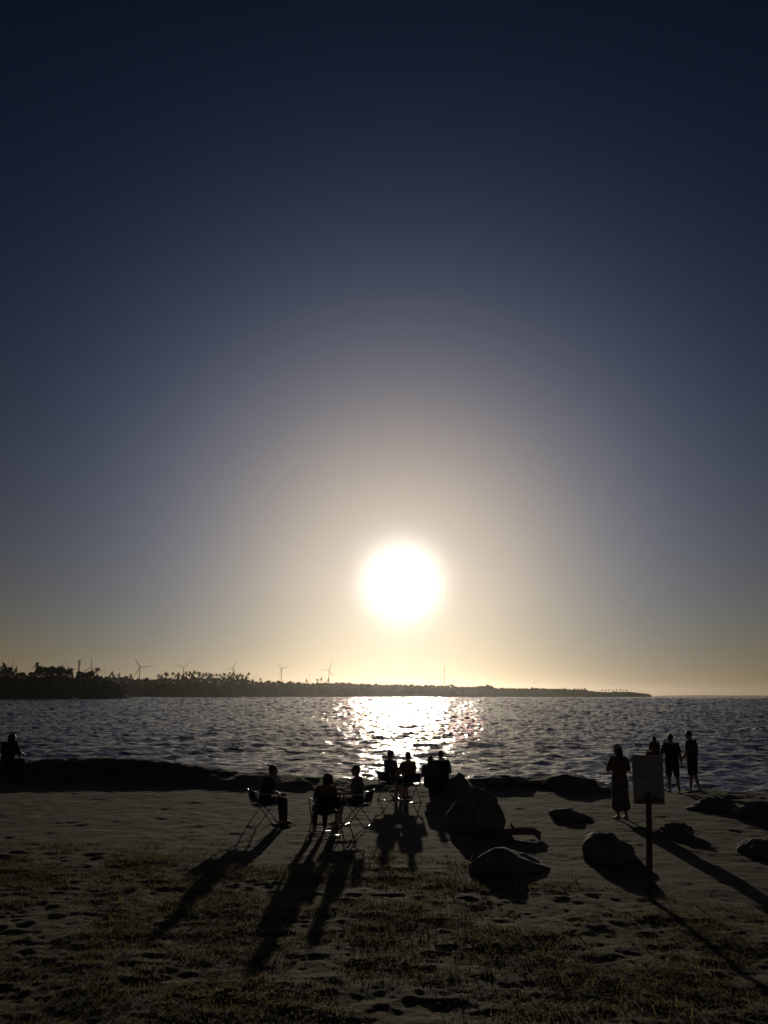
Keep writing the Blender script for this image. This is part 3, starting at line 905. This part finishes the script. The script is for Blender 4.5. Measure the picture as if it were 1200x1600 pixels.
def person(loc, rz, pose, label, top=('navy', 0.5), low=('shorts', 'black'), hair='short', build=1.0, hands=('relaxed', 'relaxed'), hat=None, group=None, head_rot=(0, 0, 0), carried=False):
    J, s = pose
    root = empty('person', loc, rz)
    bm = bmesh.new()
    b = build
    def C(p, r, q, r2): capsule(bm, J[p] if isinstance(p, str) else p, r * s, J[q] if isinstance(q, str) else q, r2 * s)
    side = Vector((1, 0, 0))
    # trunk
    sh = (J['shR'] - J['shL']).normalized()
    for sg in (-1, 1):
        capsule(bm, J['pelvis'] + sh * sg * .055 * s * b, .098 * s * b, J['waist'] + sh * sg * .05 * s * b, .085 * s * b)
        capsule(bm, J['waist'] + sh * sg * .05 * s * b, .085 * s * b, J['chest'] + sh * sg * .065 * s * b, .098 * s * b)
        capsule(bm, J['chest'] + sh * sg * .065 * s * b, .095 * s * b, J['neck'] + sh * sg * .06 * s - Vector((0, 0, .06 * s)), .06 * s)
    C('shL', .058, 'shR', .058)
    C('shL', .055, 'neck', .05); C('shR', .055, 'neck', .05)
    C('neck', .054, 'head', .052)
    for q in 'LR':
        C('sh' + q, .056 * b, 'el' + q, .041 * b); C('el' + q, .041 * b, 'wr' + q, .027)
        C('hi' + q, .088 * b, 'kn' + q, .056); 
        cal = J['kn' + q].lerp(J['an' + q], .3)
        back = (J['an' + q] - J['to' + q]).normalized()
        C('kn' + q, .055, cal + back * .012 * s, .056); C(cal + back * .012 * s, .055, 'an' + q, .034)
        heel = J['an' + q] + back * .045 * s; heel.z = J['an' + q].z - .05 * s
        C('an' + q, .036, heel, .034); C(heel, .034, 'to' + q, .028); C('an' + q, .034, 'to' + q, .028)
    # head and face, in a frame of its own
    from mathutils import Euler
    HR = Euler(head_rot).to_matrix().to_4x4()
    HM = Matrix.Translation(J['head']) @ HR @ Matrix.Scale(s, 4)
    def he(c, r): bmesh.ops.create_icosphere(bm, subdivisions=3, radius=1.0, matrix=HM @ Matrix.Translation(c) @ Matrix.Diagonal((*r, 1)))
    def hc(a, ra, c, rc): capsule(bm, HM @ Vector(a), ra * s, HM @ Vector(c), rc * s)
    he((0, -.008, .025), (.075, .095, .095)); he((0, .02, -.045), (.056, .066, .065))
    hc((0, .075, -.095), .018, (0, .045, -.09), .03)           # chin and jaw
    hc((0, .088, .02), .010, (0, .103, -.022), .014)           # nose
    hc((-.03, .082, .032), .012, (.03, .082, .032), .012)      # brow
    hc((-.02, .083, -.058), .009, (.02, .083, -.058), .009)    # mouth
    for sg in (-1, 1): hc((sg * .076, -.005, .02), .014, (sg * .074, 0, -.025), .010)
    ex = [(HANDS[hands[0]], hand_matrix(J['wrL'], J['elL'], -1, (1, 0, 0)) @ Matrix.Scale(s, 4)),
          (HANDS[hands[1]], hand_matrix(J['wrR'], J['elR'], 1, (-1, 0, 0)) @ Matrix.Scale(s, 4))]
    body = obj('body', fuse('body', bm, M['skin'], 0.013 * min(1, s * 1.2), 2, ex), root)
    bm = bmesh.new()
    for sg in (-1, 1): bmesh.ops.create_icosphere(bm, subdivisions=2, radius=.011 * s, matrix=HM @ Matrix.Translation((sg * .032, .078, .008)))
    obj('eyes', from_bm('eyes', bm, M['eye']), body)
    # shirt
    mt, slv = top
    bm = bmesh.new(); i = .02
    for sg in (-1, 1):
        hem = J['pelvis'] - Vector((0, 0, .0))
        capsule(bm, hem + sh * sg * .06 * s * b, (.103 + i) * s * b, J['waist'] + sh * sg * .055 * s * b, (.092 + i) * s * b)
        capsule(bm, J['waist'] + sh * sg * .055 * s * b, (.092 + i) * s * b, J['chest'] + sh * sg * .068 * s * b, (.10 + i) * s * b)
        capsule(bm, J['chest'] + sh * sg * .068 * s * b, (.098 + i) * s * b, J['neck'] + sh * sg * .06 * s - Vector((0, 0, .065 * s)), .07 * s)
    C('shL', .07, 'shR', .07)
    for q in 'LR':
        if slv <= .999:
            C('sh' + q, .07 * b, J['sh' + q].lerp(J['el' + q], slv), .064 * b)
        else:
            C('sh' + q, .068 * b, 'el' + q, .055 * b); C('el' + q, .055 * b, J['el' + q].lerp(J['wr' + q], slv - 1), .042 * b)
    obj('shirt', fuse('shirt', bm, M[mt], 0.014 * min(1, s * 1.2), 2), root)
    # shorts, trousers or skirt
    kind, ml = low
    bm = bmesh.new()
    for sg in (-1, 1): capsule(bm, J['pelvis'] + sh * sg * .058 * s * b + Vector((0, 0, .05 * s)), .105 * s * b, J['pelvis'] + sh * sg * .06 * s * b - Vector((0, 0, .03 * s)), .112 * s * b)
    if kind == 'skirt':
        wl, wr_ = J['knL'].lerp(J['anL'], .45), J['knR'].lerp(J['anR'], .45)
        for q, w in (('L', wl), ('R', wr_)):
            C('hi' + q, .115 * b, 'kn' + q, .12); C('kn' + q, .12, w, .135)
        C('knL', .10, 'knR', .10); capsule(bm, wl, .13 * s, wr_, .13 * s)
        nm = 'skirt'
    else:
        nm = kind
        for q in 'LR':
            if kind == 'shorts':
                C('hi' + q, .108 * b, J['hi' + q].lerp(J['kn' + q], .92), .092)
            else:
                C('hi' + q, .104 * b, 'kn' + q, .074); C('kn' + q, .074, J['kn' + q].lerp(J['an' + q], .9), .058)
    obj(nm, fuse(nm, bm, M[ml], 0.014 * min(1, s * 1.2), 2), root)
    # hair
    bm = bmesh.new()
    def hh(c, r): bmesh.ops.create_icosphere(bm, subdivisions=3, radius=1.0, matrix=HM @ Matrix.Translation(c) @ Matrix.Diagonal((*r, 1)))
    hh((0, -.022, .045), (.083, .094, .088)); hh((0, -.045, .0), (.078, .07, .07))
    if hair == 'bun': hh((0, -.10, .10), (.045, .045, .045)); capsule(bm, HM @ Vector((0, -.06, -.02)), .05 * s, HM @ Vector((0, -.06, -.07)), .045 * s)
    if hair == 'long': capsule(bm, HM @ Vector((0, -.05, 0)), .082 * s, HM @ Vector((0, -.075, -.22)), .075 * s)
    if hair == 'big': hh((0, -.04, .01), (.125, .115, .13)); hh((-.07, -.04, -.06), (.06, .07, .08)); hh((.07, -.04, -.06), (.06, .07, .08))
    obj('hair', fuse('hair', bm, M['hair'], 0.012 * min(1, s * 1.2), 1), root)
    if hat:
        bm = bmesh.new()
        hh((0, -.005, .09), (.095, .105, .07))
        bmesh.ops.create_cone(bm, cap_ends=True, segments=28, radius1=.175 * s, radius2=.13 * s, depth=.02 * s, matrix=HM @ Matrix.Translation((0, 0, .065)))
        h_ = obj('sun_hat', from_bm('sun_hat', bm, M[hat]), root)
    return tag(root, label, 'person', group)

# ---------------- chairs
def chair_proto():
    me = {}
    def tub(pts, r=.0125):
        bm = bmesh.new(); tube_bm(bm, pts, [r] * len(pts), 10); return bm
    for sg, nm in ((-1, 'L'), (1, 'R')):
        x = sg * .27
        me['leg_f' + nm] = from_bm('leg', tub([(x, .24, .655), (x, .10, .43), (x, -.24, .012)]), M['steel'])
        me['leg_b' + nm] = from_bm('leg', tub([(x * .93, -.22, .50), (x * .93, .02, .34), (x * .93, .28, .012)]), M['steel'])
        me['arm' + nm] = from_bm('armrest', tub([(x, .27, .655), (x, .2, .668), (x, -.1, .665), (x, -.27, .66)], .016), M['steel'])
        me['post' + nm] = from_bm('back_post', tub([(x * .95, -.19, .40), (x * .95, -.25, .62), (x * .95, -.29, .74)]), M['steel'])
        me['rail' + nm] = from_bm('seat_rail', tub([(x * .95, .24, .445), (x * .95, -.2, .41)]), M['steel'])
    me['skidF'] = from_bm('floor_bar', tub([(-.26, .28, .014), (.26, .28, .014)]), M['steel'])
    me['skidB'] = from_bm('floor_bar', tub([(-.28, -.24, .014), (.28, -.24, .014)]), M['steel'])
    def sheet(nm, pts, th_=.008):
        bm = bmesh.new(); n = 9; g = []
        for (y, z, sag) in pts:
            g.append([bm.verts.new((-.255 + .51 * j / (n - 1), y, z - sag * math.sin(math.pi * j / (n - 1)))) for j in range(n)])
        for a, b_ in zip(g, g[1:]):
            for j in range(n - 1): bm.faces.new((a[j], a[j + 1], b_[j + 1], b_[j]))
        bmesh.ops.solidify(bm, geom=list(bm.faces), thickness=th_)
        return from_bm(nm, bm, M['fabric_dark'])
    me['seat'] = sheet('seat', [(.24, .445, .012), (.12, .435, .03), (0, .425, .035), (-.12, .417, .03), (-.2, .41, .012)])
    bm = bmesh.new(); n = 9; g = []
    for t in np.linspace(0, 1, 6):
        y, z = -.215 - .075 * t, .50 + .235 * t
        g.append([bm.verts.new((-.255 + .51 * j / (n - 1), y - .03 * math.sin(math.pi * j / (n - 1)), z)) for j in range(n)])
    for a, b_ in zip(g, g[1:]):
        for j in range(n - 1): bm.faces.new((a[j], a[j + 1], b_[j + 1], b_[j]))
    bmesh.ops.solidify(bm, geom=list(bm.faces), thickness=.008)
    me['backrest'] = from_bm('backrest', bm, M['fabric_dark'])
    return me
CHAIR = chair_proto()
def chair(loc, rz, label, group=None):
    root = empty('folding_chair', loc, rz)
    for k in CHAIR: obj(CHAIR[k].name.split('.')[0], CHAIR[k], root)
    return tag(root, label, 'chair', group)

def seated(px, py, face, pose, plabel, clabel, **kw):
    """chair with someone in it: (px, py) is the floor under the chair; face = heading in degrees, 0 = out to sea"""
    g = ground(px, py)
    rz = R(-face)
    chair(g, rz, clabel)
    return person((g.x, g.y, g.z), rz, pose, plabel, **kw)

# circle of three in chairs
seated(411, 1290, 62, sit_pose(1.66, .42, .26, elL=(-.25, .12, .72), elR=(.25, .12, .72), wrL=(-.16, .36, .66), wrR=(.16, .36, .66)),
       'person in a folding chair, leftmost of the seated circle, facing right', 'folding chair under the leftmost person of the seated circle', top=('black', .6), low=('trousers', 'navy'))
seated(507, 1304, -18, sit_pose(1.54, .40, -.22),
       'person with a big head of hair sitting low in the middle of the circle', 'folding chair under the person with big hair', top=('brown', .6), low=('trousers', 'black'), hair='big', head_rot=(0, 0, .5))
seated(559, 1291, -72, sit_pose(1.64, .42, .05),
       'short-haired person seated at the right of the circle, facing left', 'folding chair under the short-haired person at the right of the circle', top=('grey', .5), low=('shorts', 'navy'))
# four at the water
seated(611, 1250, 50, sit_pose(1.70, .43, -.06),
       'person seated by the water in front of the glitter, left one, looking right', 'folding chair under the left person in front of the glitter', top=('grey', .5), low=('shorts', 'black'))
seated(637, 1253, -25, sit_pose(1.66, .43, -.08),
       'person seated by the water directly below the sun', 'folding chair under the person directly below the sun', top=('brown', .5), low=('shorts', 'black'))
def seat_on_rock(px, py_head, Y, seat_above, rz, pose, label, **kw):
    """someone sitting on a rock: place by the top of the head"""
    J, s = pose
    t = at(px, py_head, Y)
    return person((t.x, Y, t.z - (J['head'].z + .12 * s)), rz, pose, label, **kw)
seat_on_rock(671, 1181, 23.3, 0, R(-20), sit_pose(1.62, .40, .14), 'left one of two people huddled together on the rock at the water', top=('navy', 1.5), low=('trousers', 'navy'), hair='long', build=1.1)
seat_on_rock(690, 1173, 23.5, 0, R(12), sit_pose(1.74, .40, .10), 'right one of two people huddled together on the rock at the water', top=('black', 1.5), low=('trousers', 'black'), build=1.2)
# the one at the left edge
seat_on_rock(16, 1147, 27.2, 0, R(-25), sit_pose(1.92, .30, .12, shL=(-.24, .02, .83), shR=(.21, .02, .87), elL=(-.36, .10, .62), elR=(.29, .10, .62), wrL=(-.24, .36, .55), wrR=(.2, .36, .55)),
             'dark bulky figure sitting on the ridge at the left edge of the picture', top=('black', 1.4), low=('trousers', 'black'), hair='big', build=1.3)
# standing
g = ground(972, 1281)
person(g, R(18), stand_pose(1.60, elL=(-.29, .04, 1.15), wrL=(-.10, .24, 1.18), elR=(.29, .02, 1.14), wrR=(.12, .22, 1.16)),
       'woman in a long skirt and sun hat left of the sign board, arms folded', top=('brown', .8), low=('skirt', 'grey'), hair='long', hat='straw', build=1.1, head_rot=(0, 0, .35), hands=('grip', 'grip'))
def stand_top(px, py_head, Y, h):
    t = at(px, py_head, Y)
    return Vector((t.x, Y, t.z - h * 0.995))
Lm = stand_top(1047, 1149, 25.0, 1.70)
Lm.z = max(Lm.z, hz(Lm.x, Lm.y) - .02)
person(Lm, R(8), stand_pose(1.70, elL=(-.33, .04, 1.09), wrL=(-.50, .22, 1.01), shL=(-.18, .0, 1.41), wrR=(.29, -.01, .87), elR=(.265, -.03, 1.12), hiL=(-.1, 0, .91), anL=(-.15, -.02, .085), anR=(.15, -.02, .085), toL=(-.2, .13, .03), toR=(.2, .13, .03), knL=(-.13, .02, .5), knR=(.13, .02, .5)),
       'broad man in shorts right of the sign board holding a child on his arm', top=('black', .6), low=('shorts', 'black'), build=1.18, hands=('grip', 'relaxed'))
s_ = Lm
child = sit_pose(1.16, .12, .0, elL=(-.30, .05, .55), wrL=(-.10, .25, .5), elR=(.26, .10, .62), wrR=(.30, .02, .84))
J, sc_ = child
t = at(1022, 1150, 25.15)
person((t.x, 25.15, t.z - (J['head'].z + .125 * sc_)), R(20), sit_pose(1.16, .12, .02, anL=(-.12, .40, .0), anR=(.12, .40, .0), toL=(-.13, .50, -.12), toR=(.13, .50, -.12)),
       'child sitting on the arm of the broad man, above the sign board', top=('brown', .7), low=('shorts', 'brown'), hair='long', build=1.25)
L2 = stand_top(1078, 1143, 25.3, 1.77)
L2.z = max(L2.z, hz(L2.x, L2.y) - .02)
person(L2, R(40), stand_pose(1.77, head=(0, .06, 1.60), elL=(-.23, .05, 1.12), elR=(.23, -.05, 1.12), wrL=(-.2, .2, .95), wrR=(.23, .04, .88), anL=(-.12, .06, .085), toL=(-.14, .21, .03), anR=(.12, -.08, .085), toR=(.14, .07, .03)),
       'tall man in shorts, rightmost figure, looking down to the left', top=('navy', .5), low=('shorts', 'black'), hands=('grip', 'relaxed'), head_rot=(-.25, 0, .5), build=1.08)

# ---- the bird
bp = at(836, 1067, 260)
root = empty('bird', bp, R(35))
bm = bmesh.new(); ellip(bm, (0, 0, 0), (.09, .26, .09)); ellip(bm, (0, .27, .04), (.06, .08, .06)); capsule(bm, (0, -.2, 0), .05, (0, -.38, .01), .03)
obj('body', from_bm('body', bm, M['bird']), root)
for sg in (-1, 1):
    bm = bmesh.new()
    a = [(0.05, .12, .03), (.35, .16, .18), (.72, .0, .10)]; b_ = [(0.05, -.12, .03), (.35, -.10, .17), (.66, -.10, .09)]
    va_ = [bm.verts.new((sg * x, y, z)) for x, y, z in a]; vb_ = [bm.verts.new((sg * x, y, z)) for x, y, z in b_]
    for i in range(2): bm.faces.new((va_[i], va_[i + 1], vb_[i + 1], vb_[i]))
    bmesh.ops.solidify(bm, geom=list(bm.faces), thickness=.03)
    obj('wing', from_bm('wing', bm, M['bird']), root)
tag(root, 'small dark bird flying above the far shore right of the sun', 'bird')

# ================================================================== CREEPING GRASS
NB = 80000
ang = rng.uniform(-R(34), R(34), NB * 3)
rad = np.sqrt(rng.uniform(5.0 ** 2, 18.0 ** 2, NB * 3))
GX, GY = rad * np.sin(ang), rad * np.cos(ang)
clump = fbm(GX * 1.6, GY * 1.6, 90, 3) * 2.2 + 0.5
keep = (rng.random(NB * 3) < vegmask(GX, GY) * np.clip(clump * 1.4 - 0.2, 0.0, 1))
GX, GY = GX[keep][:NB], GY[keep][:NB]
tall = rng.random(len(GX)) < 0.05 * (fbm(GX * 0.9, GY * 0.9, 120, 2) > 0.04)
GZ = height(GX, GY)
n_ = len(GX)
hgt = rng.uniform(.012, .042, n_) * (0.7 + 1.0 * np.clip(fbm(GX * .6, GY * .6, 95, 2) + .4, 0, 1))
hgt = np.where(tall, rng.uniform(.06, .15, n_), hgt)
az = rng.uniform(0, 2 * math.pi, n_); lean = rng.uniform(.4, 2.2, n_) * hgt
wd = rng.uniform(.003, .007, n_)
dx, dy = np.cos(az), np.sin(az)
B = np.stack([GX, GY, GZ - .005], -1)
sd = np.stack([-dy, dx, np.zeros(n_)], -1) * wd[:, None]
mid_ = B + np.stack([dx * lean * .4, dy * lean * .4, hgt * .75], -1)
tip = B + np.stack([dx * lean, dy * lean, hgt], -1)
V = np.stack([B - sd, B + sd, mid_ + sd * .8, mid_ - sd * .8, tip + sd * .15, tip - sd * .15], 1).reshape(-1, 3)
o6 = (np.arange(n_) * 6)[:, None]
faces = np.concatenate([o6 + np.array([[0, 1, 2, 3]]), o6 + np.array([[3, 2, 4, 5]])], 0)
tag(obj('creeping_grass', mesh_np('creeping_grass', V, faces, M['grass'], False)), 'low dry grass creeping over the sand in the foreground', 'grass', kind='stuff')

# ================================================================== HAZE
bm = bmesh.new()
bmesh.ops.create_cube(bm, size=1.0, matrix=Matrix.Translation((0, 0, 85)) @ Matrix.Diagonal((40000, 40000, 183, 1)))
hm = bpy.data.materials.new('sea_haze'); hm.use_nodes = True
hn, hl = hm.node_tree.nodes, hm.node_tree.links
for q in [x for x in hn if x.type == 'BSDF_PRINCIPLED']: hn.remove(q)
pv = hn.new('ShaderNodeVolumePrincipled')
pv.inputs['Color'].default_value = (0.96, 0.94, 0.90, 1)
pv.inputs['Density'].default_value = HAZE_DENSITY
pv.inputs['Anisotropy'].default_value = HAZE_G
hl.new(pv.outputs['Volume'], hn['Material Output'].inputs['Volume'])
haze = tag(obj('haze', from_bm('haze', bm, hm, False)), kind='stuff')
haze['label'] = 'thin bright sea haze in the air'
